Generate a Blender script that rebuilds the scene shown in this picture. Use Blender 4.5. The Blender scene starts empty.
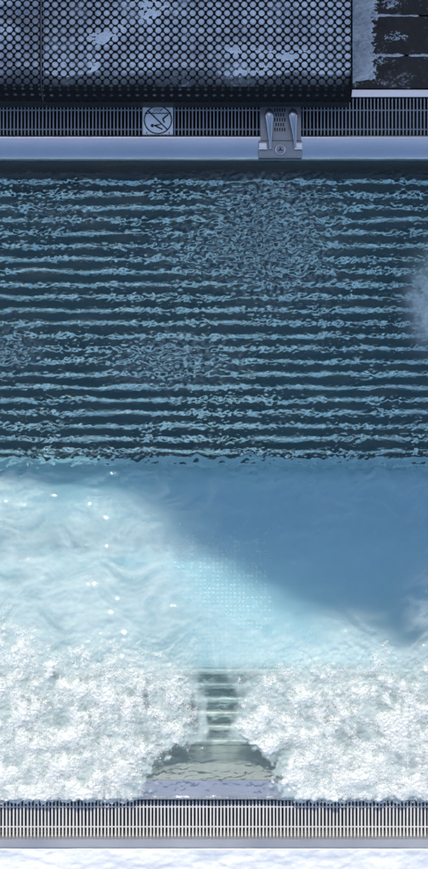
import bpy, bmesh, math, random
import numpy as np
from mathutils import Vector, Matrix

random.seed(4)
R = math.radians
sc = bpy.context.scene
COL = sc.collection

# ------------------------------------------------------------------ camera, sky, sun, exposure
H = 8.0                      # camera height above the water (m)
S = 0.0053                   # metres per photo pixel at the water surface
CX, CY = 214.0, 434.5
cam = bpy.data.cameras.new('camera'); cam_o = bpy.data.objects.new('camera', cam); COL.objects.link(cam_o)
cam.sensor_fit = 'VERTICAL'; cam.sensor_height = 24.0
cam.lens = 24.0 * H / (869 * S)
cam.clip_end = 2000
cam_o.location = (0, 0, H)
sc.camera = cam_o

SUN_EL, SUN_AZ = R(55), R(-6)     # sun stands beyond the top of the picture, a little to the left
SUN_DIR = Vector((math.sin(SUN_AZ) * math.cos(SUN_EL), math.cos(SUN_AZ) * math.cos(SUN_EL), math.sin(SUN_EL)))
w = bpy.data.worlds.new('World'); sc.world = w; w.use_nodes = True
nt = w.node_tree
sky = nt.nodes.new('ShaderNodeTexSky'); sky.sky_type = 'NISHITA'; sky.sun_disc = False
sky.sun_elevation = SUN_EL; sky.sun_rotation = SUN_AZ
sky.altitude = 900; sky.air_density = 1.0; sky.dust_density = 1.8; sky.ozone_density = 0.25
nt.links.new(sky.outputs[0], nt.nodes['Background'].inputs[0])
nt.nodes['Background'].inputs[1].default_value = 0.15
sl = bpy.data.lights.new('sun', 'SUN'); sl.energy = 2.1; sl.angle = R(0.9); sl.color = (1.0, 0.93, 0.81)
sun_o = bpy.data.objects.new('sun', sl); COL.objects.link(sun_o)
sun_o.rotation_euler = SUN_DIR.to_track_quat('Z', 'Y').to_euler()
sun_o.location = (0, 20, 20)
vs = sc.view_settings
vs.view_transform = 'Standard'; vs.look = 'None'; vs.gamma = 1.0; vs.use_curve_mapping = False
vs.exposure = 0.66
sc.cycles.use_denoising = True
sc.cycles.max_bounces = 10; sc.cycles.transmission_bounces = 6; sc.cycles.diffuse_bounces = 4
sc.cycles.glossy_bounces = 4; sc.cycles.transparent_max_bounces = 12
sc.cycles.caustics_refractive = True; sc.cycles.caustics_reflective = True

# ------------------------------------------------------------------ helpers
def P(px, py, z=0.0):
    k = S * (H - z) / H
    return ((px - CX) * k, (CY - py) * k)
def PX(px, z=0.0): return P(px, 0, z)[0]
def PY(py, z=0.0): return P(0, py, z)[1]

def link(o, parent=None):
    COL.objects.link(o)
    if parent: o.parent = parent
    return o
def tag(o, label=None, cat=None, group=None, kind=None):
    if label: o['label'] = label
    if cat: o['category'] = cat
    if group: o['group'] = group
    if kind: o['kind'] = kind
    return o
def empty(name, loc=(0, 0, 0)):
    o = bpy.data.objects.new(name, None); o.location = loc; return link(o)
def from_bm(name, bm, mat, parent=None, smooth=False):
    me = bpy.data.meshes.new(name); bm.to_mesh(me); bm.free()
    me.materials.append(mat)
    if smooth:
        for p in me.polygons: p.use_smooth = True
    return link(bpy.data.objects.new(name, me), parent)
def obj(name, me, parent=None): return link(bpy.data.objects.new(name, me), parent)
def box(bm, x0, x1, y0, y1, z0, z1, bev=0.0):
    m = Matrix.Translation(((x0+x1)/2, (y0+y1)/2, (z0+z1)/2)) @ Matrix.Diagonal((x1-x0, y1-y0, z1-z0, 1))
    r = bmesh.ops.create_cube(bm, size=1, matrix=m)
    if bev > 0:
        es = list({e for v in r['verts'] for e in v.link_edges})
        bmesh.ops.bevel(bm, geom=es, offset=bev, segments=2, affect='EDGES', profile=0.6)
def boxo(name, mat, parent, *a, bev=0.0):
    bm = bmesh.new(); box(bm, *a, bev=bev); return from_bm(name, bm, mat, parent)
def cyl(bm, p, q, r0, r1=None, seg=16, caps=True):
    p, q = Vector(p), Vector(q); d = q - p
    m = Matrix.Translation((p+q)/2) @ d.to_track_quat('Z', 'Y').to_matrix().to_4x4()
    bmesh.ops.create_cone(bm, cap_ends=caps, segments=seg, radius1=r0, radius2=r0 if r1 is None else r1, depth=d.length, matrix=m)
def prism(bm, pts, z0, z1):
    a = [bm.verts.new((x, y, z0)) for x, y in pts]; b = [bm.verts.new((x, y, z1)) for x, y in pts]
    bm.faces.new(b); bm.faces.new(a[::-1])
    n = len(pts)
    for i in range(n): bm.faces.new((a[i], a[(i+1) % n], b[(i+1) % n], b[i]))
    bmesh.ops.recalc_face_normals(bm, faces=bm.faces[:])
def profile(bm, yz, x0, x1):
    """closed outline in the Y-Z plane, swept along X"""
    a = [bm.verts.new((x0, y, z)) for y, z in yz]; b = [bm.verts.new((x1, y, z)) for y, z in yz]
    n = len(yz)
    for i in range(n): bm.faces.new((a[i], a[(i+1) % n], b[(i+1) % n], b[i]))
    bm.faces.new([bm.verts.new((x0, y, z)) for y, z in yz]); bm.faces.new([bm.verts.new((x1, y, z)) for y, z in yz][::-1])   # ends keep their own vertices
    bmesh.ops.recalc_face_normals(bm, faces=bm.faces[:])
def grid_mesh(name, xs, ys, Z, mat, keep=None, attrs=None, smooth=True):
    nx, ny = len(xs), len(ys)
    X, Y = np.meshgrid(xs, ys)
    co = np.stack([X, Y, Z], -1).reshape(-1, 3).astype(np.float32)
    i, j = np.meshgrid(np.arange(nx-1), np.arange(ny-1))
    a = (j*nx + i)
    q = np.stack([a, a+1, a+nx+1, a+nx], -1).reshape(-1, 4)
    if keep is not None:
        k = keep.reshape(-1)[q].max(1) > 0
        q = q[k]
        used = np.zeros(nx*ny, bool); used[q.reshape(-1)] = True
        remap = np.cumsum(used) - 1
        q = remap[q]; co = co[used]
        attrs = {n_: v.reshape(-1)[used] for n_, v in (attrs or {}).items()}
    me = bpy.data.meshes.new(name)
    me.vertices.add(len(co)); me.vertices.foreach_set('co', co.reshape(-1))
    me.loops.add(len(q)*4); me.loops.foreach_set('vertex_index', q.reshape(-1).astype(np.int32))
    me.polygons.add(len(q)); me.polygons.foreach_set('loop_start', (np.arange(len(q))*4).astype(np.int32))
    me.polygons.foreach_set('loop_total', np.full(len(q), 4, np.int32))
    if smooth: me.polygons.foreach_set('use_smooth', np.ones(len(q), bool))
    for n_, v in (attrs or {}).items():
        at = me.attributes.new(n_, 'FLOAT', 'POINT'); at.data.foreach_set('value', v.reshape(-1).astype(np.float32))
    me.update(); me.validate()
    me.materials.append(mat)
    return me

def field(nx, ny, d, lx, ly, seed, width=0.45):
    """band-limited random field (unit deviation); lx, ly wavelengths in metres"""
    rng = np.random.default_rng(seed)
    f = np.fft.rfft2(rng.standard_normal((ny, nx)))
    kx = np.fft.rfftfreq(nx, d)[None, :]*lx; ky = np.fft.fftfreq(ny, d)[:, None]*ly
    k = np.sqrt(kx**2 + ky**2) + 1e-9
    f *= np.exp(-(np.log(k)**2)/(2*width**2)) / k
    h = np.fft.irfft2(f, (ny, nx))
    return h/h.std()
def sm(a, b, x):
    t = np.clip((x-a)/(b-a), 0, 1); return t*t*(3-2*t)

# ------------------------------------------------------------------ materials
class NT:
    def __init__(s, name):
        s.m = bpy.data.materials.new(name); s.m.use_nodes = True; s.t = s.m.node_tree; s.t.nodes.clear()
        s.out = s.t.nodes.new('ShaderNodeOutputMaterial')
    def n(s, kind, ins=None, **kw):
        x = s.t.nodes.new('ShaderNode' + kind)
        for k, v in kw.items(): setattr(x, k, v)
        for k, v in (ins or {}).items():
            if hasattr(v, 'is_linked') or isinstance(v, bpy.types.NodeSocket): s.t.links.new(v, x.inputs[k])
            else: x.inputs[k].default_value = v
        return x
    def coord(s, which='Object'):
        if not hasattr(s, 'tc'): s.tc = s.n('TexCoord')
        return s.tc.outputs[which]
    def pos(s): return s.n('NewGeometry').outputs['Position']
    def noise(s, scale, detail=4, rough=0.55, vec=None, stretch=None):
        v = vec or s.pos()
        if stretch: v = s.n('Mapping', {'Vector': v, 'Scale': stretch}).outputs[0]
        return s.n('TexNoise', {'Vector': v, 'Scale': scale, 'Detail': detail, 'Roughness': rough}).outputs['Fac']
    def ramp(s, fac, *stops):
        r = s.n('ValToRGB', {'Fac': fac}); e = r.color_ramp.elements
        while len(e) < len(stops): e.new(0.5)
        for el, (p, c) in zip(e, stops):
            el.position = p; el.color = (*c, 1) if len(c) == 3 else c
        return r.outputs[0]
    def mr(s, v, a, b, c=0.0, d=1.0, smooth=False):
        return s.n('MapRange', {0: v, 1: a, 2: b, 3: c, 4: d}, interpolation_type='SMOOTHSTEP' if smooth else 'LINEAR').outputs[0]
    def math(s, op, a, b=None):
        return s.n('Math', {0: a, 1: b} if b is not None else {0: a}, operation=op).outputs[0]
    def bump(s, h, strength=0.3, dist=0.01, normal=None):
        d = {'Height': h, 'Strength': strength, 'Distance': dist}
        if normal: d['Normal'] = normal
        return s.n('Bump', d).outputs[0]
    def attr(s, name): return s.n('Attribute', attribute_name=name).outputs['Fac']
    def done(s, sh): s.t.links.new(sh, s.out.inputs[0]); return s.m

def steel(name, base=(0.55, 0.57, 0.58), rough=0.34, metal=1.0, stretch=(1, 14, 14), var=0.25, scale=12):
    m = NT(name)
    a = m.noise(scale, 5, 0.6, stretch=stretch); b = m.noise(3.0, 4, 0.6)
    col = m.ramp(m.math('ADD', m.math('MULTIPLY', a, 0.4), m.math('MULTIPLY', b, 0.6)),
                 (0.3, tuple(c*(1-var) for c in base)), (0.7, base))
    rg = m.mr(b, 0.3, 0.7, rough*0.8, rough*1.25)
    p = m.n('BsdfPrincipled', {'Base Color': col, 'Metallic': metal, 'Roughness': rg, 'Normal': m.bump(a, 0.08, 0.004)})
    return m.done(p.outputs[0])
M_steel = steel('brushed_steel')
M_rung = steel('bench_tube_steel', (0.72, 0.74, 0.72), 0.5, metal=0.35, stretch=(1, 6, 6))
M_tube = steel('tube_steel', (0.92, 0.94, 0.94), 0.12, stretch=(1, 6, 6))
M_floor = steel('basin_steel', (0.63, 0.76, 0.81), 0.5, metal=0.3, stretch=(2, 2, 2), var=0.12, scale=5)
M_tray = steel('bench_tray_steel', (0.24, 0.29, 0.29), 0.5, metal=0.4)
M_dot = steel('dot_steel', (0.94, 0.95, 0.94), 0.25, metal=0.0, stretch=(2, 2, 2), var=0.05)
M_void = steel('shade_dark_steel', (0.10, 0.20, 0.225), 0.5, metal=0.5)  # steel darkened in colour to stand in for shade under the tubes
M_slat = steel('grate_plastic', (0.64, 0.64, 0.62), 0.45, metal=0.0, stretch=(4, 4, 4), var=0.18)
M_slat_shade = steel('shade_grate_plastic', (0.36, 0.37, 0.38), 0.4, metal=0.0, stretch=(4, 4, 4), var=0.18)  # same plastic as the near grate, darkened to paint in the shade
M_lip = steel('lip_steel', (0.60, 0.61, 0.65), 0.2, metal=0.62, stretch=(1, 8, 8), var=0.2)
M_frame = steel('frame_steel', (0.42, 0.43, 0.45), 0.42, metal=0.55, stretch=(1, 10, 10), var=0.12)
M_rim = steel('rim_steel', (0.66, 0.67, 0.69), 0.22, metal=1.0, stretch=(1, 10, 10), var=0.10)
M_fixt = steel('cast_steel', (0.30, 0.32, 0.34), 0.38, metal=0.9, stretch=(3, 3, 3))
M_handle = steel('handle_steel', (0.50, 0.51, 0.53), 0.24, stretch=(2, 2, 2), var=0.15)
M_polish = steel('polished_steel', (0.62, 0.63, 0.64), 0.18, stretch=(2, 2, 2), var=0.1)

def plain(name, col, rough=0.6, var=0.3, scale=20, bump=0.2, metal=0.0):
    m = NT(name); a = m.noise(scale, 5, 0.6)
    p = m.n('BsdfPrincipled', {'Base Color': m.ramp(a, (0.3, tuple(c*(1-var) for c in col)), (0.7, col)),
                               'Roughness': rough, 'Metallic': metal, 'Normal': m.bump(a, bump, 0.005)})
    return m.done(p.outputs[0])
M_black = plain('black_paint', (0.012, 0.013, 0.016), 0.55, 0.4, 40)
M_channel = plain('gutter_lining', (0.03, 0.035, 0.04), 0.6, 0.5, 15)
M_sign = plain('sign_white', (0.86, 0.87, 0.87), 0.4, 0.08, 30, 0.05)
M_ink = plain('sign_ink', (0.012, 0.014, 0.02), 0.5, 0.2, 30, 0.05)
M_wood = plain('facade_timber', (0.22, 0.13, 0.07), 0.7, 0.4, 6)
M_plaster = plain('facade_plaster', (0.55, 0.53, 0.49), 0.85, 0.12, 8)
M_glass = plain('window_glass', (0.02, 0.025, 0.03), 0.05, 0.1, 2, 0.0)

def snow_mat(name, ice=0.0, gain=1.0):
    m = NT(name)
    a = m.noise(9, 6, 0.6); b = m.noise(60, 5, 0.65); c = m.noise(260, 3, 0.6)
    mix = m.math('ADD', m.math('MULTIPLY', a, 0.6), m.math('MULTIPLY', b, 0.4))
    col = m.ramp(mix, (0.35, (0.60-ice, 0.625-ice, 0.655-ice)), (0.58, (0.70*gain, 0.715*gain, 0.73*gain)))
    bm_ = m.bump(c, 0.25, 0.003, m.bump(b, 0.3, 0.008))
    p = m.n('BsdfPrincipled', {'Base Color': col, 'Roughness': 0.55 if ice == 0 else 0.4, 'Normal': bm_})
    return m.done(p.outputs[0])
M_snow = snow_mat('snow')
M_fresh = snow_mat('fresh_snow', 0.0, 1.22)
M_icy = snow_mat('icy_snow', 0.28)

def slab_mat():
    m = NT('dark_slab')
    a = m.noise(14, 6, 0.65); fr = m.noise(22, 7, 0.75); f2 = m.noise(90, 4, 0.7); g = m.noise(4, 3, 0.5)
    base = m.ramp(a, (0.3, (0.014, 0.011, 0.009)), (0.75, (0.045, 0.034, 0.028)))
    fm = m.mr(m.math('ADD', m.math('MULTIPLY', fr, 0.55), m.math('ADD', m.math('MULTIPLY', f2, 0.25), m.math('MULTIPLY', g, 0.2))), 0.545, 0.66, 0, 0.9, True)
    mixc = m.n('Mix', {0: fm, 6: base, 7: (0.62, 0.66, 0.72, 1)}, data_type='RGBA').outputs[2]
    p = m.n('BsdfPrincipled', {'Base Color': mixc, 'Roughness': 0.6, 'Normal': m.bump(m.math('ADD', a, fm), 0.4, 0.004)})
    return m.done(p.outputs[0])
M_slab = slab_mat()

def water_mat():
    m = NT('pool_water')
    geo = m.pos()
    f1 = m.n('TexNoise', {'Vector': m.n('Mapping', {'Vector': geo, 'Scale': (0.6, 1, 1)}).outputs[0], 'Scale': 55, 'Detail': 3, 'Roughness': 0.55, 'Distortion': 0.6}).outputs['Fac']
    f2 = m.n('TexNoise', {'Vector': m.n('Mapping', {'Vector': geo, 'Scale': (0.8, 1, 1)}).outputs[0], 'Scale': 150, 'Detail': 2, 'Roughness': 0.5, 'Distortion': 0.4}).outputs['Fac']
    f1 = m.math('ADD', f1, m.math('MULTIPLY', f2, 0.28))
    chop = m.attr('chop')
    nrm = m.n('Bump', {'Height': f1, 'Strength': m.mr(chop, 0, 1, 0.08, 0.36), 'Distance': 0.006}).outputs[0]
    fres = m.n('Fresnel', {'IOR': 1.33, 'Normal': nrm}).outputs[0]
    gl = m.n('BsdfGlossy', {'Color': (1, 1, 1, 1), 'Roughness': 0.03, 'Normal': nrm}).outputs[0]
    rf = m.n('BsdfRefraction', {'Color': (0.76, 0.975, 0.975, 1), 'Roughness': 0.0, 'IOR': 1.33, 'Normal': nrm}).outputs[0]
    tint = m.n('Mix', {0: m.attr('shallow'), 6: (0.70, 0.895, 0.965, 1), 7: (0.97, 0.985, 0.98, 1)}, data_type='RGBA').outputs[2]
    tr = m.n('BsdfTransparent', {'Color': tint}).outputs[0]
    body = m.n('MixShader', {0: m.attr('bend'), 1: tr, 2: rf}).outputs[0]
    # bubbles carried in the water turn it milky; their mask also paints the sunlit area
    mil = m.n('MixShader', {0: 0.25, 1: m.n('BsdfDiffuse', {'Color': (0.70, 0.82, 0.79, 1), 'Normal': nrm}).outputs[0],
                            2: m.n('BsdfTranslucent', {'Color': (0.78, 0.88, 0.88, 1), 'Normal': nrm}).outputs[0]}).outputs[0]
    body = m.n('MixShader', {0: m.attr('air_lit'), 1: body, 2: mil}).outputs[0]
    return m.done(m.n('MixShader', {0: fres, 1: body, 2: gl}).outputs[0])
M_water = water_mat()

def foam_mat():
    m = NT('foam')
    p0 = m.pos()
    d = m.attr('dens')
    n1 = m.noise(55, 5, 0.68); n2 = m.noise(190, 4, 0.65)
    vor = m.n('TexVoronoi', {'Vector': p0, 'Scale': 85.0, 'Randomness': 1.0}, feature='DISTANCE_TO_EDGE').outputs['Distance']
    web = m.mr(vor, 0.0, 0.25, 0.22, -0.12)
    t = m.math('ADD', m.math('ADD', d, m.math('MULTIPLY', m.math('SUBTRACT', n1, 0.5), 1.1)),
               m.math('ADD', m.math('MULTIPLY', m.math('SUBTRACT', n2, 0.5), 1.1), web))
    al = m.mr(t, 0.15, 1.20, 0.0, 0.88, True)
    nrm = m.bump(m.math('ADD', m.math('MULTIPLY', n2, 0.6), m.math('MULTIPLY', vor, 0.5)), 0.32, 0.010)
    df = m.n('BsdfDiffuse', {'Color': (0.91, 0.915, 0.865, 1), 'Normal': nrm}).outputs[0]
    tl = m.n('BsdfTranslucent', {'Color': (0.84, 0.90, 0.90, 1), 'Normal': nrm}).outputs[0]
    gl = m.n('BsdfGlossy', {'Roughness': 0.18, 'Normal': nrm}).outputs[0]
    b = m.n('MixShader', {0: 0.22, 1: df, 2: tl}).outputs[0]
    b = m.n('MixShader', {0: 0.05, 1: b, 2: gl}).outputs[0]
    tr = m.n('BsdfTransparent', {'Color': (1, 1, 1, 1)}).outputs[0]
    return m.done(m.n('MixShader', {0: al, 1: tr, 2: b}).outputs[0])
M_foam = foam_mat()

# ------------------------------------------------------------------ basin
XE = 2.4                                             # half length of the pool
ZF = -0.56                                           # floor depth
Z_LOUNGE, Z_BENCH = -0.30, -0.36                     # tops of the tube lounge and the tube bench
yN = PY(160)                                         # water line on the far side
yS = PY(800)                                         # water line on the near side
boxo('pool_floor', M_floor, None, -XE-.05, XE+.05, yS-.3, yN+.3, ZF-.08, ZF)['kind'] = 'structure'
floor_o = bpy.data.objects['pool_floor']
# raised anti-slip dots on the floor
bm = bmesh.new()
pt = 0.0245
dome_v = [(0, 0, .0080)] + [(0.0045*math.cos(k*R(60)), 0.0045*math.sin(k*R(60)), .0062) for k in range(6)] + [(0.0100*math.cos(k*R(60)), 0.0100*math.sin(k*R(60)), -.0008) for k in range(6)]
vals, faces = [], []
for iy in range(34):
    for ix in range(30):
        ox, oy = PX(166, ZF) + ix*pt, PY(667, ZF) + iy*pt
        if random.random() < (abs(ix-13)/13.5)**2.2 or random.random() < (iy/34)**4 or ix > 26: continue
        ox += random.uniform(-.0018, .0018); oy += random.uniform(-.0018, .0018)
        b = len(vals)
        vals += [(x+ox, y+oy, z+ZF) for x, y, z in dome_v]
        for k in range(6):
            k2 = (k+1) % 6
            faces += [(b, b+1+k, b+1+k2), (b+1+k, b+7+k, b+7+k2, b+1+k2)]
bm.free()
me = bpy.data.meshes.new('anti_slip_dots'); me.from_pydata(vals, [], faces); me.materials.append(M_dot)
for p in me.polygons: p.use_smooth = True
dots = obj('anti_slip_dots', me, floor_o); dots['kind'] = 'stuff'

for nm, y0, y1 in (('far', yN, yN+.05), ):
    boxo('pool_wall', M_void, None, -XE-.05, XE+.05, y0+.002, y1, ZF, -.02)['kind'] = 'structure'  # the dark steel paints the shade on this wall
for sx in (-1, 1):
    boxo('pool_wall', M_floor, None, min(sx*XE, sx*(XE+.05)), max(sx*XE, sx*(XE+.05)), yS-.2, yN-.001, ZF+.001, .012)['kind'] = 'structure'

# far rim: a rounded steel beach falling to the water
zr = 0.035
yG0 = PY(136, zr)
bm = bmesh.new()
prof = []
for k in range(11):
    t = k/10
    prof.append((yG0*(1-t) + yN*t, zr*(1 - 0.15*t - 0.85*t**3) - .004*t))
prof = [(yG0+.006, zr-.012), (yG0+.003, zr-.003)] + prof + [(yN-.002, -.03), (yN+.03, -.05), (yG0+.006, -.05)]
profile(bm, prof, -XE-.4, XE+.4)
tag(from_bm('pool_rim', bm, M_rim, None, True), kind='structure')

# near side: sloping back wall of the bench and the sunken rim that spills into the grate
yb0, yb1 = PY(746, Z_BENCH), PY(780, -.034)
M_back = steel('back_wall_steel', (0.58, 0.63, 0.62), 0.45, metal=0.25, stretch=(9, 1, 1), var=0.25, scale=5)
bm = bmesh.new()
profile(bm, [(yb0, Z_BENCH-.02), (yb1+.001, -.036), (yb1+.001, -.15), (yb0, Z_BENCH-.12)], -XE, XE)
tag(from_bm('pool_wall', bm, M_back), kind='structure')
bm = bmesh.new()
profile(bm, [(yb1, -.0345), (yS+.004, -.030), (yS-.002, -.033), (yS-.008, -.045), (yS-.008, -.16), (yb1, -.16)], -XE, XE)
tag(from_bm('pool_rim', bm, M_lip), kind='structure')
boxo('pool_wall', M_floor, None, -XE, XE, yb0-.05, yb0-.002, ZF, Z_BENCH-.121)['kind'] = 'structure'

# gutters under the grates, frames beside them
def gutter(y0, y1, zt):
    bm = bmesh.new()
    box(bm, -XE-.4, XE+.4, y0-.012, y0-.004, zt-.22, zt-.03)
    box(bm, -XE-.4, XE+.4, y1+.004, y1+.012, zt-.22, zt-.03)
    box(bm, -XE-.4, XE+.4, y0-.012, y1+.012, zt-.24, zt-.22)
    tag(from_bm('gutter', bm, M_channel), kind='structure')
ZG = 0.022                                            # far grate top
gy1, gy0 = PY(98, ZG), PY(135.5, ZG)
ZGS = -0.092                                          # near grate top lies under the rim
sy1, sy0 = PY(800.5, ZGS), PY(838, ZGS)
gutter(gy0, gy1, ZG); gutter(sy0, sy1, ZGS)

# ------------------------------------------------------------------ grates
def grate(y0, y1, zt, label, wd, M_slat, rods):
    root = empty('overflow_grate', (0, (y0+y1)/2, zt-.03))
    hy = (y1-y0)/2 - .002
    pitch = 0.01885
    bm = bmesh.new(); box(bm, -wd/2, wd/2, -hy, hy, .006, .03, bev=.0012)
    me = bpy.data.meshes.new('slat'); bm.to_mesh(me); bm.free(); me.materials.append(M_slat)
    n = 68
    for k in range(-n, n+1):
        o = obj('slat', me, root); o.location = (k*pitch + random.uniform(-.0006, .0006), random.uniform(-.0008, .0008), random.uniform(-.0008, .0008))
        o.rotation_euler.z = random.uniform(-.004, .004)
    bm = bmesh.new()
    for sx in (-1, 1):
        for k in range(n+1, 148):
            box(bm, sx*k*pitch-wd/2, sx*k*pitch+wd/2, -hy, hy, .006, .03)
    from_bm('outer_slats', bm, M_slat, root)['kind'] = 'stuff'
    for f in rods:
        bm = bmesh.new(); cyl(bm, (-XE-.38, f*(y1-y0), .0225), (XE+.38, f*(y1-y0), .0225), .0040, seg=10, caps=False)
        from_bm('cross_rod', bm, M_slat, root, True)
    tag(root, label, 'grate', 'overflow grates')
grate(gy0, gy1, ZG, 'shaded dark overflow grate of narrow slats below the perforated covers', .0066, M_slat_shade, (-.33, .18))
grate(sy0, sy1, ZGS, 'sunlit pale overflow grate of narrow slats between white foam and snow', .0090, M_slat, (-.21, .32))

# steel frames outside the grates
fr1 = boxo('channel_frame', M_rim, None, -XE-.4, XE+.4, gy1+.003, PY(89.5, .03), -.05, .03, bev=.002)
tag(fr1, 'shaded steel edge strip between the dark slabs and the far grate', 'edge strip')
bm = bmesh.new()
ya, yb = PY(838.6, -.04), PY(847.5, -.03)
profile(bm, [(ya, -.031), (ya-.002, -.028), (yb+.003, -.026), (yb, -.027), (yb, -.2), (ya, -.2)], -XE-.4, XE+.4)
tag(from_bm('channel_frame', bm, M_frame), 'sunlit steel edge strip between the near grate and the snow', 'edge strip')

# ------------------------------------------------------------------ ground, slabs, snow
yD = PY(89.5, .03) + .002
def ground_piece(x0, x1, y0, y1, z, mat, name):
    bm = bmesh.new()
    vs_ = [bm.verts.new(p) for p in ((x0, y0, z), (x1, y0, z), (x1, y1, z), (x0, y1, z))]
    bm.faces.new(vs_); return tag(from_bm(name, bm, mat), kind='structure')
bm = bmesh.new()
def rect(bm, x0, x1, y0, y1, z): bm.faces.new([bm.verts.new(p) for p in ((x0, y0, z), (x1, y0, z), (x1, y1, z), (x0, y1, z))])
G = 400
rect(bm, -G, G, yD, G, -.012); rect(bm, -G, G, -G, yb-.002, -.045)
rect(bm, -G, -XE-.4, yb-.002, yD, -.03); rect(bm, XE+.4, G, yb-.002, yD, -.03)
rect(bm, -XE-.4, -XE-.05, sy1+.012, yG0, .008); rect(bm, XE+.05, XE+.4, sy1+.012, yG0, .008)
tag(from_bm('ground', bm, M_snow), kind='structure')

pav = boxo('pavement', M_black, None, PX(353, .03)-.14, XE+.4, yD, PY(-120), -.010, .006); pav['kind'] = 'structure'
ys_ = [PY(89.5, .03)+.003, PY(55.3, .03), PY(15.6, .03), PY(-24, .03), PY(-64, .03), PY(-104, .03)]
x0 = PX(353, .03) - .12
for k in range(5):
    xa = x0
    for xb in ((PX(640, .03), PX(760, .03)) if k % 2 == 0 else (PX(560, .03), PX(760, .03))):
        o = boxo('slab', M_slab, pav, xa+.002, xb-.003, ys_[k]+.004, ys_[k+1]-.004, .007, .030+random.uniform(-.002, .002), bev=.003)
        xa = xb
# snow lying in the joints and patches on the slabs
nx, ny = 500, 400
xs = np.linspace(PX(353, .03)-.02, XE+.38, nx); ys = np.linspace(yD, PY(-100, .03), ny)
d = (xs[1]-xs[0])
X, Y = np.meshgrid(xs, ys)
pxm = X/(S*(H-.03)/H) + CX; pym = CY - Y/(S*(H-.03)/H)
n1 = field(nx, ny, d, .22, .16, 21, .6); n2 = field(nx, ny, d, .05, .04, 22, .6); n3 = field(nx, ny, d, .016, .016, 23, .5)
strip = sm(379+2*n2+n3, 371+2*n2+n3, pxm) * sm(84, 81, pym + (pxm-353)*-.12*-1 + 1.0*n2) 
lay = -.006 + .011*strip*(1+.08*n1+.07*n2+.03*n3)
for yj, ln in ((15.6, (350, 470)), (55.3, (350, 424)), (-24, (350, 800))):
    jm = np.exp(-((pym-yj-.3*n2)/1.6)**2) * sm(-.9, .2, n1 + 1.2*sm(ln[1], ln[1]-30, pxm))
    lay = np.maximum(lay, -.006 + .011*jm)
clump = np.exp(-((pxm-396)/14)**2 - ((pym-36-((pxm-396)**2)*.012)/6)**2)
clump = np.maximum(clump, .9*np.exp(-((pxm-392)/12)**2 - ((pym-3)/8)**2))
clump = np.maximum(clump, .8*np.exp(-((pxm-378)/10)**2 - ((pym-58)/10)**2))
lay = np.maximum(lay, -.012 + .016*clump*(1+.4*n2+.5*n3))
far = sm(-1.0, 1.6, n1+.3*n2)*sm(5, -40, pym)
lay = np.maximum(lay, -.008+.014*far)
me = grid_mesh('snow_patches', xs, ys, .030+lay, M_icy, keep=(lay > -.003))
obj('snow_patches', me)['kind'] = 'stuff'

# snow bank on the near side
nx, ny = 700, 260
xs = np.linspace(-2.75, 2.75, nx); ys = np.linspace(yb-.003-1.4, yb-.003, ny); d = xs[1]-xs[0]
Z = -.028 + .006*field(nx, ny, d, .5, .3, 31, .6) + .0020*field(nx, ny, d, .1, .08, 32, .5) + .0006*field(nx, ny, d, .03, .03, 33, .5)
fade = sm(0, 60, np.minimum(np.arange(nx), np.arange(nx)[::-1]))[None, :]*sm(0, 60, np.arange(ny))[:, None]
Z = np.maximum(Z, -.040)*fade - .0456*(1-fade); Z[-1, :] = -.05
me = grid_mesh('snow', xs, ys, Z, M_snow)
obj('snow', me)['kind'] = 'structure'

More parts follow.
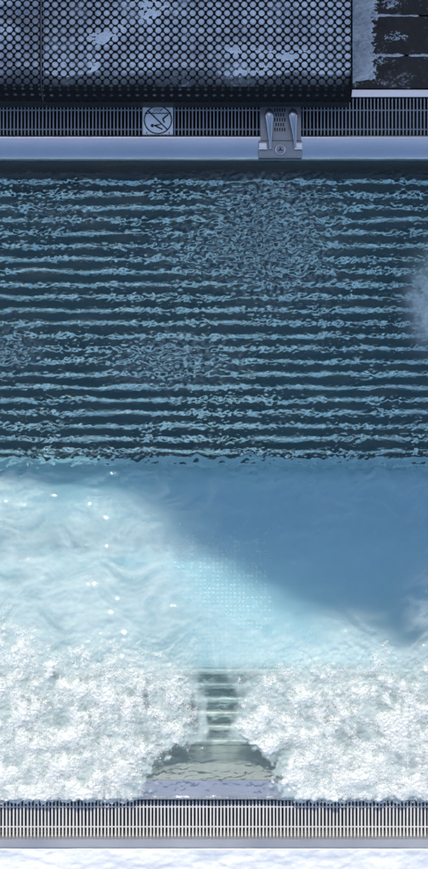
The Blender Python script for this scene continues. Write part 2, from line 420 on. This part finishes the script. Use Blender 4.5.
# ------------------------------------------------------------------ perforated covers on top of snow
ZC = 0.30
pc = 8.6*S*(H-ZC)/H
def perforated(name, xl, xr, rows, y_fold, label, shift=0.0):
    """folded sheet with large round holes and small ones between them; the front edge slopes down"""
    bm = bmesh.new()
    h = pc/2; Rb, rs = .0160, .0104
    cols = int(round((xr-xl-.016)/pc)); mx = ((xr-xl) - cols*pc)/2
    arc = [(Rb*math.cos(k*R(15)), Rb*math.sin(k*R(15))) for k in range(7)]
    sarc = [(h-rs*math.cos(k*R(22.5)), h-rs*math.sin(k*R(22.5))) for k in range(5)]   # from (h-rs,h) round to (h,h-rs)
    poly = arc + [(0, h)] + sarc + [(h, 0)]
    lip_small = [(0, h)] + sarc + [(h, 0), (0, 0)]
    strip0 = .020
    def put(pts):
        f = []
        for u, v in pts:                     # v runs down towards the pool from the last hole row
            f.append(bm.verts.new((u, v, 0)))
        bm.faces.new(f)
    for r in range(-2, rows):
        for c in range(cols):
            cx = xl + mx + (c+.5)*pc
            vc = -(r+.5)*pc if r >= 0 else strip0 + (-r-.5)*pc
            for sx in (-1, 1):
                for sy in (-1, 1):
                    src = poly if r >= 0 else lip_small
                    pts = [(cx+sx*a, vc+sy*b) for a, b in src]
                    if sx*sy < 0: pts = pts[::-1]
                    put(pts)
    n = cols
    xa, xb = xl+mx, xl+mx+cols*pc
    for c in range(cols):
        xq = xa + c*pc                       # solid strip at the fold, keeps the half holes open
        put([(xq+rs, 0), (xq+pc/2, 0), (xq+pc-rs, 0), (xq+pc-rs, strip0), (xq+pc/2, strip0), (xq+rs, strip0)])
        put([(xq, .0104), (xq+rs, 0), (xq+rs, strip0), (xq, strip0-.0104)])
        put([(xq+pc-rs, 0), (xq+pc, .0104), (xq+pc, strip0-.0104), (xq+pc-rs, strip0)])
    vtop, vbot = -rows*pc, strip0+2*pc
    put([(xa, vbot), (xb, vbot), (xb, vbot+.012), (xa, vbot+.012)])
    for e0, e1 in ((xl, xa), (xb, xr)):
        put([(e0, vtop), (e1, vtop), (e1, 0), (e0, 0)]); put([(e0, 0), (e1, 0), (e1, vbot+.012), (e0, vbot+.012)])
    bmesh.ops.remove_doubles(bm, verts=bm.verts[:], dist=.0004)
    bmesh.ops.triangulate(bm, faces=bm.faces[:])
    fold = .006; ang = R(62)
    for v in bm.verts:
        vv = v.co.y
        if vv <= fold: y, z = y_fold + (fold - vv), ZC
        else: y, z = y_fold - (vv-fold)*math.cos(ang), ZC - (vv-fold)*math.sin(ang)
        v.co = (v.co.x, y, z)
    bmesh.ops.recalc_face_normals(bm, faces=bm.faces[:])
    o = from_bm(name, bm, M_cover)
    md = o.modifiers.new('thickness', 'SOLIDIFY'); md.thickness = .003; md.offset = -1
    tag(o, label, 'cover', 'perforated covers')
    return o
def cover_mat():
    m = NT('black_perforated_sheet')
    a = m.noise(30, 6, 0.7); g = m.noise(5, 4, 0.6); f = m.noise(140, 3, 0.6)
    s = m.math('ADD', m.math('MULTIPLY', a, .34), m.math('ADD', m.math('MULTIPLY', g, .50), m.math('MULTIPLY', f, .16)))
    up = m.n('SeparateXYZ', {0: m.n('NewGeometry').outputs['True Normal']}).outputs[2]
    fm = m.math('MULTIPLY', m.mr(s, .52, .68, 0, .75, True), m.mr(up, .8, .95))
    col = m.n('Mix', {0: fm, 6: (0.006, 0.007, 0.009, 1), 7: (0.46, 0.49, 0.54, 1)}, data_type='RGBA').outputs[2]
    p = m.n('BsdfPrincipled', {'Base Color': col, 'Roughness': 0.6, 'Specular IOR Level': 0.12, 'Normal': m.bump(a, .15, .004)})
    return m.done(p.outputs[0])
M_cover = cover_mat()
yfold = PY(87.5, ZC)
perforated('perforated_cover', PX(41.6, ZC), PX(352.5, ZC), 20, yfold, 'long black perforated cover with snow in its holes, ending at the dark slabs')
perforated('perforated_cover', (-XE-.38), PX(40.8, ZC), 20, yfold+.004, 'black perforated cover left of the seam, cut by the left picture edge')
# folded end of the long cover and the supports under it
bm = bmesh.new()
xe = PX(352.5, ZC)
prof = [(yfold+.003, ZC-.004), (yfold-.045, ZC-.09), (yfold-.045, .035), (yfold+.9, .035), (yfold+.9, ZC-.004)]
a = [bm.verts.new((xe-.006, y, z)) for y, z in prof]; b = [bm.verts.new((xe-.002, y, z)) for y, z in prof]
bm.faces.new(a); bm.faces.new(b[::-1])
for i in range(5): bm.faces.new((a[i], a[(i+1) % 5], b[(i+1) % 5], b[i]))
bmesh.ops.recalc_face_normals(bm, faces=bm.faces[:])
from_bm('end_plate', bm, M_black, bpy.data.objects['perforated_cover'])
for i, (xa, xb) in enumerate(((PX(41.6, ZC), PX(352.5, ZC)-.007), ((-XE-.38), PX(40.8, ZC)))):
    boxo('front_plate', M_black, bpy.data.objects['perforated_cover' if i == 0 else 'perforated_cover.001'], xa+.002, xb-.002, yfold-.044, yfold-.040, .032, ZC-.088)

# snow under and partly over the covers
nx, ny = 800, 300
xs = np.linspace((-XE-.38)+.01, xe-.010, nx); ys = np.linspace(yfold-.035, yfold+.86, ny); d = xs[1]-xs[0]
X, Y = np.meshgrid(xs, ys)
pxm = X/(S*(H-ZC)/H) + CX; pym = CY - Y/(S*(H-ZC)/H)
n1 = field(nx, ny, d, .45, .28, 41, .6); n2 = field(nx, ny, d, .11, .09, 42, .6); n3 = field(nx, ny, d, .03, .03, 43, .6)
hgt = -.0019 + .0020*n1 + .0012*n2 + .0008*n3
def blob(cx, cy, rx, ry, a): return a*np.exp(-((pxm-cx)/rx)**2 - ((pym-cy)/ry)**2)
hgt += blob(105, 38, 20, 10, .0105) + blob(150, 70, 14, 6, .006) + blob(290, 55, 26, 14, .007) + blob(95, 70, 7, 12, .009) + blob(240, 50, 30, 8, .0065) + blob(190, 8, 60, 8, .004)
hgt -= blob(20, 12, 22, 8, .03) + blob(32, 30, 12, 22, .02) + blob(8, 60, 10, 10, .015) + blob(200, 48, 8, 8, .015)
hgt -= .20*sm(70+4*n1, 88, pym)
hgt = np.where(hgt > 0, hgt*.6, hgt)
me = grid_mesh('snow_under_covers', xs, ys, ZC + hgt, M_fresh)
obj('snow_under_covers', me)['kind'] = 'stuff'

# ------------------------------------------------------------------ sign on the far grate
def sign():
    z = ZG + .006
    (xa, yt), (xb, yb_) = P(143, 105.5, z), P(173, 134.5, z)
    cx, cy, hw, hh = (xa+xb)/2, (yt+yb_)/2, (xb-xa)/2, (yt-yb_)/2
    root = empty('no_diving_sign', (cx, cy, ZG+.001))
    bm = bmesh.new(); box(bm, -hw, hw, -hh, hh, 0, .005, bev=.0008); from_bm('plate', bm, M_sign, root)
    u = hw/15.0                                       # one photo pixel
    zt = .0062
    def flat(name, polys, mat=M_ink, z0=.004):
        bm = bmesh.new()
        for pl in polys: prism(bm, pl, z0, zt)
        return from_bm(name, bm, mat, root)
    rings = []
    ro, ri = 14.2*u, 13.0*u
    for k in range(48):
        a0, a1 = 2*math.pi*k/48, 2*math.pi*(k+1)/48
        rings.append([(ri*math.cos(a0), ri*math.sin(a0)), (ro*math.cos(a0), ro*math.sin(a0)), (ro*math.cos(a1), ro*math.sin(a1)), (ri*math.cos(a1), ri*math.sin(a1))])
    flat('ring', rings)
    def bar(p, q, w0, w1=None):
        p, q = Vector(p)*u, Vector(q)*u; n = Vector((-(q-p).y, (q-p).x)).normalized(); w1 = w1 or w0
        return [tuple(p-n*w0*u/2), tuple(q-n*w1*u/2), tuple(q+n*w1*u/2), tuple(p+n*w0*u/2)]
    flat('slash', [bar((-9.6, 9.0), (9.2, -9.4), 1.3)])
    wv = []
    pts = [(-13 + .5*k, 6.6 + .45*math.sin(k*.9)) for k in range(53)]
    for a_, b_ in zip(pts[:-1], pts[1:]): wv.append(bar(a_, b_, .9))
    flat('wave_line', wv)
    def disc(c, r): return [((c[0]+r*math.cos(k*R(24)))*u, (c[1]+r*math.sin(k*R(24)))*u) for k in range(15)]
    flat('diver_figure', [disc((-5.6, -5.6), 1.7), bar((-3.6, -5.6), (3.0, -4.3), 1.3, 1.0), bar((-3.2, -5.4), (4.6, -9.6), 1.9, 1.3)])
    flat('diver_figure', [bar((10.2, 5.4), (5.6, 1.6), 1.3, 1.6), bar((5.4, 2.2), (5.0, 0.6), 1.6, 1.6), bar((4.9, .8), (6.6, -2.8), 1.7, 1.3)])
    for sx in (-1, 1):
        for sy in (-1, 1): flat('screw', [disc((sx*11.3, sy*13.0 if sy < 0 else 12.8), .75)])
    tx = bpy.data.curves.new('lettering', 'FONT'); tx.body = 'STOP'; tx.size = 4.0*u; tx.align_x = 'CENTER'; tx.align_y = 'CENTER'; tx.extrude = .0006
    to = link(bpy.data.objects.new('lettering_curve', tx)); to.location = (0, 9.7*u, .0056)
    dg = bpy.context.evaluated_depsgraph_get(); me = bpy.data.meshes.new_from_object(to.evaluated_get(dg))
    bpy.data.objects.remove(to)
    me.materials.clear(); me.materials.append(M_ink)
    lo = obj('lettering', me, root); lo.location = (0, 9.7*u, .0056)
    tag(root, 'white square no-diving sign with black ring and diver on the far grate', 'sign')
sign()

# ------------------------------------------------------------------ handle fixture on the far rim
def fixture():
    zb = .040
    X0, X1 = PX(259, zb), PX(302, zb)
    ox, oy = (X0+X1)/2, PY(146, zb)
    root = empty('grab_handle_mount', (ox, oy, zb-.002))
    u = S*(H-zb)/H
    L = lambda px, py: ((px-280.5)*u, (146-py)*u)
    # upper plate with rows of slots (real openings)
    xcuts, ycuts, holes = [(260.5)], [], []
    cells = []
    colsA = [274.2 + 2.45*k for k in range(5)]; colsB = [275.4 + 2.45*k for k in range(4)]
    rowsY = [108.2 + 4.9*k for k in range(5)]
    bm = bmesh.new()
    ye = [105.0]
    for r in rowsY: ye += [r, r+3.7]
    ye += [140.5]
    for i in range(len(ye)-1):
        slotrow = i % 2 == 1
        xe_ = [260.5]
        if slotrow:
            for c in (colsA if (i//2) % 2 == 0 else colsB): xe_ += [c, c+1.25]
        xe_ += [301.0]
        for j in range(0, len(xe_)-1, 2):
            (a0, b0), (a1, b1) = L(xe_[j], ye[i]), L(xe_[j+1], ye[i+1])
            f = bm.faces.new([bm.verts.new(p) for p in ((a0, b1, .006), (a1, b1, .006), (a1, b0, .006), (a0, b0, .006))])
    r = bmesh.ops.extrude_face_region(bm, geom=bm.faces[:])
    bmesh.ops.translate(bm, verts=[v for v in r['geom'] if isinstance(v, bmesh.types.BMVert)], vec=(0, 0, -.005))
    bmesh.ops.recalc_face_normals(bm, faces=bm.faces[:])
    from_bm('slotted_plate', bm, M_fixt, root)
    boxo('backing', M_black, root, L(262, 0)[0], L(300, 0)[0], L(0, 139)[1], L(0, 106)[1], -.010, -.004)
    # lower block over the rim
    bm = bmesh.new(); a = L(258.5, 140.8); b = L(302, 158.5); box(bm, a[0], b[0], b[1], a[1], -.035, .010, bev=.004)
    from_bm('mounting_block', bm, M_fixt, root)
    # drop shaped handles: slim stem, swelling to a rounded end that stands a little higher
    for px0, px1 in ((268.6, 270.2), (294.6, 293.9)):
        p0 = Vector((*L(px1, 150), .020)); p1 = Vector((*L(px0 if px0 < 280 else 293.6, 111), .075))
        if px0 > 280: p0 = Vector((*L(295.3, 150), .020)); p1 = Vector((*L(291.6, 111), .075))
        bm = bmesh.new(); n, seg = 22, 18
        d = (p1-p0); Lg = d.length; dn = d.normalized(); sd = Vector((dn.y, -dn.x, 0)).normalized(); up = sd.cross(dn)
        rings = []
        for k in range(n+1):
            t = k/n
            if t < .82: rr = 1.1 + 3.6*(t/.82)**1.7
            else: rr = 4.7*math.sqrt(max(0, 1-((t-.82)/.18)**2))
            rr = max(rr, .02)*u
            bow = .018*math.sin(t*math.pi)
            c = p0 + d*t + up*bow
            rings.append([bm.verts.new(c + sd*rr*math.cos(a_*2*math.pi/seg) + up*rr*.62*math.sin(a_*2*math.pi/seg)) for a_ in range(seg)])
        for q in range(n):
            for a_ in range(seg): bm.faces.new((rings[q][a_], rings[q][(a_+1) % seg], rings[q+1][(a_+1) % seg], rings[q+1][a_]))
        bm.faces.new(rings[0][::-1]); bm.faces.new(rings[-1])
        bmesh.ops.recalc_face_normals(bm, faces=bm.faces[:])
        from_bm('handle', bm, M_handle, root, True)
    for xa, xb, s in ((258.8, 266.8, -1), (294.6, 302.2, 1)):
        a, b = L(xa, 143.2), L(xb, 149.6)
        bk = boxo('bracket', M_polish, root, a[0], b[0], b[1], a[1], .0095, .022, bev=.003)
        a, b = L(xa-.4, 148.6), L(xb+.2, 150.4)
        boxo('bracket_edge', M_polish, bk, a[0], b[0], b[1], a[1], .0110, .0255, bev=.0015)
    cx, cy = L(280.2, 150)
    bm = bmesh.new(); cyl(bm, (cx, cy, .009), (cx, cy, .015), 6.0*u, 5.6*u, 32); cap = from_bm('round_cap', bm, M_fixt, root)
    bm = bmesh.new()
    ma = 4.7*u
    for k in range(36):
        a0, a1 = k*R(10), (k+1)*R(10)
        for r0, r1, z0, z1 in ((4.2*u, 4.8*u, .0152, .0175), (4.8*u, 5.3*u, .0175, .0152)):
            bm.faces.new([bm.verts.new((cx+rr*math.cos(a_), cy+rr*math.sin(a_), zz)) for rr, a_, zz in ((r0, a0, z0), (r1, a0, z1), (r1, a1, z1), (r0, a1, z0))])
    bmesh.ops.remove_doubles(bm, verts=bm.verts[:], dist=1e-5)
    from_bm('ring', bm, M_polish, cap, True)
    bm = bmesh.new()
    for q in range(3):
        a_ = R(90+120*q); dx, dy = math.cos(a_), math.sin(a_)
        p, nrm = Vector((cx, cy)), Vector((-dy, dx))
        tip = p + Vector((dx, dy))*2.6*u
        prism(bm, [tuple(p-nrm*.7*u), tuple(tip-nrm*.35*u), tuple(tip+nrm*.35*u), tuple(p+nrm*.7*u)], .0145+q*.0002, .0165+q*.0002)
    from_bm('emblem', bm, M_black, cap)
    tag(root, 'steel fitting with two drop-shaped handles and slotted plate on the far rim', 'handle mount')
fixture()

# ------------------------------------------------------------------ tube lounge (far) and tube bench (near), both under water
def tubes(name, ys_c, zc, rad, mat, wob):
    root = empty(name, (0, ys_c[0], ZF))
    bm = bmesh.new(); cyl(bm, (-XE+.02, 0, 0), (XE-.02, 0, 0), rad, seg=28, caps=False)
    me = bpy.data.meshes.new('tube'); bm.to_mesh(me); bm.free(); me.materials.append(mat)
    for p in me.polygons: p.use_smooth = True
    for y in ys_c:
        o = obj('tube', me, root); o.location = (0, y-ys_c[0]+random.uniform(-wob, wob), zc-ZF)
    for xk in (-2.2, 2.2):
        boxo('rib', M_void, root, xk-.02, xk+.02, min(ys_c)-ys_c[0]-.02, max(ys_c)-ys_c[0]+.02, .002, zc-ZF-rad*.6)
    return root
app = Z_LOUNGE*.76                                     # apparent depth seen straight down through water
RT = .0152
yl = [PY(181.5 + 12.85*k, app) for k in range(22)]
lo = tubes('tube_lounge', yl, Z_LOUNGE-RT, RT, M_tube, .0015)
tag(lo, 'submerged lounge of long parallel steel tubes in the shaded half of the pool', 'lounge')
yle = PY(459, app)
boxo('front_board', M_floor, lo, -XE+.01, XE-.01, yle-yl[0]-.02, yle-yl[0]+.004, .001, Z_LOUNGE-ZF)
boxo('under_tray', M_void, lo, -XE+.01, XE-.01, yle-yl[0]+.005, yN-yl[0]-.004, .001, .05)
yB = [PY(671.5 + 14.1*k, Z_BENCH) for k in range(6)]
be = tubes('tube_bench', yB, Z_BENCH-.02, .020, M_rung, .001)
tag(be, 'submerged bench of steel tubes showing as rungs through a gap in the foam', 'bench')
boxo('front_board', M_floor, be, -XE+.01, XE-.01, yB[0]-yB[0]+.022, yB[0]-yB[0]+.034, .001, Z_BENCH-ZF-.006)
boxo('under_tray', M_tray, be, -XE+.01, XE-.01, yb0-yB[0]+.002, .018, .001, .17)

# ------------------------------------------------------------------ water
dx = .0062
xs = np.arange(-XE+.002, XE, dx); ys = np.arange(yS-.010, yN+.0005, dx)
nx, ny = len(xs), len(ys)
X, Y = np.meshgrid(xs, ys)
pxm = X/S + CX; pym = CY - Y/S
def slope(lx, ly, s, seed, w_=.45):
    f = field(nx, ny, dx, lx, ly, seed, w_)
    g = np.gradient(f, dx, axis=0).std()
    return f*(s/g)
big = field(nx, ny, dx, .7, .5, 50, .5)
jit = field(nx, ny, dx, .12, .3, 51, .6)*3.0
upper = sm(478, 466, pym + jit*1.3)                        # choppy water over the lounge
def spot(cx, cy, rx, ry): return np.exp(-(((pxm-cx)/rx)**2 + ((pym-cy)/ry)**2)**1.5)
boil = np.clip(spot(15, 348, 26, 22) + spot(175, 360, 62, 25) + spot(265, 222, 64, 54) + spot(428, 300, 16, 42) + spot(190, 250, 40, 30)*.5 + spot(60, 215, 50, 12)*.5 + spot(280, 270, 60, 40)*.5, 0, 1)
calm = np.clip(1 - .6*(spot(60, 300, 70, 40) + spot(330, 380, 90, 30) + spot(80, 395, 90, 30)), .3, 1)
dis = np.clip(.85 + .60*field(nx, ny, dx, .5, .22, 64, .6), .25, 1.8)
h_up = slope(.26, .16, .05, 52) + slope(.055, .045, .075, 53)*calm*dis + slope(.024, .022, .13, 54)*calm*dis
h_boil = slope(.036, .034, .36, 55, .4) + slope(.10, .10, .14, 56, .3)
h_low = slope(.30, .16, .06, 57) + slope(.09, .06, .05, 58) + slope(.035, .035, .05, 63)
h_left = slope(.30, .08, .16, 59)*np.exp(-((pym-494)/24)**2)*sm(190, 110, pxm) + slope(.12, .10, .10, 60)*sm(560, 640, pym) + (slope(.11, .05, .075, 65) + slope(.030, .026, .045, 66))*sm(230, 120, pxm) + (slope(.05, .05, .20, 69) + slope(.024, .024, .26, 70))*sm(622, 668, pym + 10*big)*(1-spot(219, 708, 30, 60))*sm(795, 780, pym) + (slope(.10, .06, .08, 67) + slope(.03, .03, .05, 68))*spot(219, 708, 34, 46)
edge_n = 1 - .75*sm(196, 166, pym)
Z = (upper*(h_up*(1-.5*boil) + h_boil*boil) * edge_n + (1-upper)*(h_low + h_left))
Z += .006*np.exp(-((pym-463+jit)/3.0)**2)*(1+.5*big)
Z += .004
edge = sm(yS+.020, yS-.008, Y)
Z = Z*(1-.7*edge) - .040*edge
Z = np.where(Y < yS+.11, np.maximum(Z, -.022-.03*edge+.0), Z)
lit_left = np.interp(pym, [470, 485, 500, 520, 560, 620, 680], [50, 104, 132, 156, 180, 208, 228])  # side limit of the sunlit water, painted in with the milk
wx = field(nx, ny, dx, .5, .5, 81, .5)*8; wy = field(nx, ny, dx, .5, .5, 82, .5)*8
ii = np.clip((np.arange(nx)[None, :] + wx).astype(int), 0, nx-1); jj = np.clip((np.arange(ny)[:, None] + wy).astype(int), 0, ny-1)
swirl = (1 - np.abs(field(nx, ny, dx, .42, .16, 83, .5)[jj, ii]))*.7 + (1 - np.abs(field(nx, ny, dx, .14, .06, 84, .5)[jj, ii]))*.3
air_lit = .56*sm(46, -46, pxm - lit_left - 8 + 14*big)*sm(470, 520, pym + 10*big)
lit_edge = np.interp(pxm, [150, 190, 260, 350, 430], [525, 560, 604, 648, 680])  # shadow edge; milk below it paints the water as sunlit
air_lit = np.maximum(air_lit, .72*sm(-26, 46, pym - lit_edge + 6*big))
shl = np.interp(pym, [735, 742, 752, 765, 785, 800], [205, 190, 162, 150, 142, 136]); shr = np.interp(pym, [735, 742, 752, 765, 785, 800], [236, 250, 266, 276, 278, 280])
rag = 4*field(nx, ny, dx, .07, .07, 86, .6) + 2*field(nx, ny, dx, .025, .025, 87, .5)
bare = sm(-4, 6, pxm-shl+rag)*sm(4, -6, pxm-shr+rag)*sm(736, 744, pym)
air_lit = np.maximum(air_lit, .66*sm(604, 650, pym + 10*big)*sm(798, 790, pym))*(1-bare)
air_lit *= np.clip(.84 + .32*swirl, .3, 1.5)
air_lit = np.maximum(air_lit, np.maximum(.42*spot(440, 300, 26, 44), .62*spot(438, 612, 30, 44))*np.clip(.7+.5*swirl, 0, 2))
air_lit = np.maximum(air_lit*(1-upper), .075*(1-upper)*np.clip(swirl*1.4-.3+.4*big, 0, 2)*sm(570, 490, pym))  # faint pale streaks painted in as ripple highlights
fro = np.clip(.5 + .6*field(nx, ny, dx, .034, .03, 85, .5), 0, 2)
air_lit = np.maximum(air_lit, upper*(.30*boil + .004)*fro*sm(165, 185, pym))
air_lit = np.maximum(air_lit, upper*1.0*spot(434, 300, 24, 42)*np.clip(.7+.4*swirl+.2*fro, 0, 2))
gap = np.exp(-((pxm-226)/52)**2 - ((pym-608)/70)**2)
air_lit *= 1 - .52*gap
air_lit *= 1 - np.exp(-((pxm-219+2*jit)/20)**4 - ((pym-706)/41)**6)
air_lit = np.clip(air_lit, 0, .85)
bend = np.maximum(np.maximum(upper, sm(505, 468, pym + jit)), .30*sm(480, 520, pym)*sm(750, 740, pym) + .10*spot(219, 708, 34, 46))
me = grid_mesh('water', xs, ys, Z, M_water, attrs={'bend': bend, 'shallow': .8*sm(655, 672, pym) + .2*sm(742, 778, pym), 'air_lit': air_lit, 'chop': np.clip(upper + .25*sm(600, 680, pym), 0, 1)})
obj('water', me)['kind'] = 'structure'

# ------------------------------------------------------------------ foam
dx = .0042
xs = np.arange(-XE+.004, XE-.003, dx); ys = np.arange(PY(806), PY(565), dx)
nx, ny = len(xs), len(ys)
X, Y = np.meshgrid(xs, ys)
pxm = X/S + CX; pym = CY - Y/S
w1 = field(nx, ny, dx, .22, .2, 71, .6); w2 = field(nx, ny, dx, .07, .07, 72, .6); w3 = field(nx, ny, dx, .03, .03, 73, .5); w4 = field(nx, ny, dx, .016, .016, 74, .5)
qx = pxm + 7*w1 + 4*w2 + 1.5*w3
qy = pym + 7*field(nx, ny, dx, .22, .2, 75, .6) + 4*field(nx, ny, dx, .07, .07, 76, .6) + 1.5*field(nx, ny, dx, .03, .03, 77, .5)
top = np.interp(pxm, [-160, 0, 40, 80, 120, 160, 198, 204, 236, 244, 290, 330, 370, 428, 600], [610, 612, 626, 636, 634, 652, 666, 690, 690, 668, 662, 650, 650, 662, 640])
D = sm(-22, 40, qy-top)
hole = sm(188, 206, qx)*sm(246, 228, qx)*sm(752, 746, pym)
shelf_l = np.interp(pym, [735, 742, 752, 765, 785, 800], [205, 190, 162, 150, 142, 136])
shelf_r = np.interp(pym, [735, 742, 752, 765, 785, 800], [236, 250, 270, 282, 284, 286])
clear = sm(-14, 8, qx-shelf_l)*sm(14, -8, qx-shelf_r)*sm(728, 744, qy)
D = D*(1-hole)*(1-clear)
stk = field(nx, ny, dx, .045, .22, 78, .5)
thick = D*(.68 + .18*w1 + .13*w2 + .08*stk + .06*w3 + .03*w4 + .16*sm(700, 785, pym) - .16*np.exp(-((pxm-150)/26)**2 - ((pym-728)/18)**2))
bil = np.abs(w2)*.0022 + np.abs(w3)*.0016*np.clip(1+w1, .2, 2) + .0008*w4*np.clip(1+.8*w2, 0, 2)
Zf = .008 + D*(.010 + .006*w1) + D*bil
Zf = Zf - .014*(1-D)
ed = sm(PY(800.5)+.012, PY(800.5)-.010, Y + .004*w2 + .003*w3)
Zf = Zf*(1-.8*ed) - .035*ed
keep = (D > .02) & (pym < 803.0 + 1.0*w2 + .7*w3)
me = grid_mesh('foam', xs, ys, Zf, M_foam, keep=keep, attrs={'dens': np.clip(thick, 0, 1.2)})
foam = obj('foam', me); foam['kind'] = 'stuff'
# loose droplets and bubbles on the foam
rng = np.random.default_rng(9)
bmi = bmesh.new(); bmesh.ops.create_icosphere(bmi, subdivisions=1, radius=1)
iv = np.array([v.co[:] for v in bmi.verts]); bmi.verts.ensure_lookup_table()
ifc = np.array([[v.index for v in f.verts] for f in bmi.faces]); bmi.free()
cand = np.argwhere((D > .25) & keep)
pick = cand[rng.integers(0, len(cand), 3200)]
vv, ff = [], []
for n_, (j, i) in enumerate(pick):
    r = .0013 + .0030*rng.random()**4
    c = np.array([xs[i], ys[j], Zf[j, i] + r*.4 + (.02*rng.random()**6)])
    ff.append(ifc + 12*n_) if len(iv) == 12 else ff.append(ifc + len(iv)*n_)
    vv.append(iv*r + c)
me = bpy.data.meshes.new('droplets'); me.from_pydata(np.concatenate(vv).tolist(), [], np.concatenate(ff).tolist())
m = NT('droplet'); M_drop = m.done(m.n('BsdfPrincipled', {'Base Color': (0.85, 0.89, 0.9, 1), 'Roughness': 0.12, 'IOR': 1.33}).outputs[0])
me.materials.append(M_drop)
for p in me.polygons: p.use_smooth = True
dr = obj('droplets', me, foam); dr['kind'] = 'stuff'

# ------------------------------------------------------------------ pool house beyond the picture, whose roof shades the far half
YB = 5.6
def to_roof(px, py, z=ZF):
    x, y = P(px, py, z); t = (YB - y)/SUN_DIR.y
    return (x + SUN_DIR.x*t, z + SUN_DIR.z*t)
A0 = to_roof(-420, 498); A1 = to_roof(98, 500); A2 = to_roof(150, 532); A3 = to_roof(440, 684)
slope_ = (A3[1]-A2[1])/(A3[0]-A2[0])
ridge = (A3[0]+1.5, A3[1]+slope_*1.5)
right = (ridge[0]+4.2, ridge[1]-slope_*4.2)
house = empty('pool_house', (0, YB, 0))
bm = bmesh.new()
def xz(bm, pts, y0, y1):
    a = [bm.verts.new((x, y0, z)) for x, z in pts]; b = [bm.verts.new((x, y1, z)) for x, z in pts]
    n = len(pts); bm.faces.new(a); bm.faces.new(b[::-1])
    for i in range(n): bm.faces.new((a[i], a[(i+1) % n], b[(i+1) % n], b[i]))
    bmesh.ops.recalc_face_normals(bm, faces=bm.faces[:])
g0 = A2[0]+.15
xz(bm, [(g0, -.02), (right[0]-.3, -.02), (right[0]-.3, right[1]-.30), (ridge[0], ridge[1]-.32), (g0, A2[1]-.30)], .25, 6)
from_bm('wall', bm, M_plaster, house)
bm = bmesh.new()
xz(bm, [(A0[0]-3, -.02), (g0-.01, -.02), (g0-.01, A1[1]-.2), (A0[0]-3, A0[1]-.2)], .25, 6)
from_bm('wall', bm, M_wood, house)
bm = bmesh.new()
xz(bm, [A1, A2, A3, ridge, right, (right[0], right[1]-.25), (ridge[0], ridge[1]-.27), (A2[0]+.05, A2[1]-.25), (A1[0]+.02, A1[1]-.2)], 0, 6.3)
from_bm('roof', bm, M_snow, house)
bm = bmesh.new()
xz(bm, [(A0[0]-3.3, A0[1]-.18), (A1[0]-.01, A1[1]-.18), (A1[0]-.01, A1[1]), A0, (A0[0]-3.3, A0[1])], .01, 6.3)
from_bm('roof', bm, M_snow, house)
for cx_, z0 in ((-3.2, 1.0), (-1.6, 1.0), (1.6, 1.0), (3.4, 1.0), (1.6, 3.4), (3.4, 3.4)):
    wdw = boxo('window', M_wood, house, cx_-.65, cx_+.65, .20, .249, z0, z0+1.5)
    boxo('pane', M_glass, wdw, cx_-.57, cx_-.03, .18, .199, z0+.08, z0+1.42)
    boxo('pane', M_glass, wdw, cx_+.03, cx_+.57, .18, .199, z0+.08, z0+1.42)
dor = boxo('door', M_wood, house, -.5, .5, .20, .249, 0, 2.1)
boxo('handle', M_steel, dor, .36, .40, .14, .199, .95, 1.10)
tag(house, 'chalet-like pool house with snowy roof beyond the perforated covers', 'building')
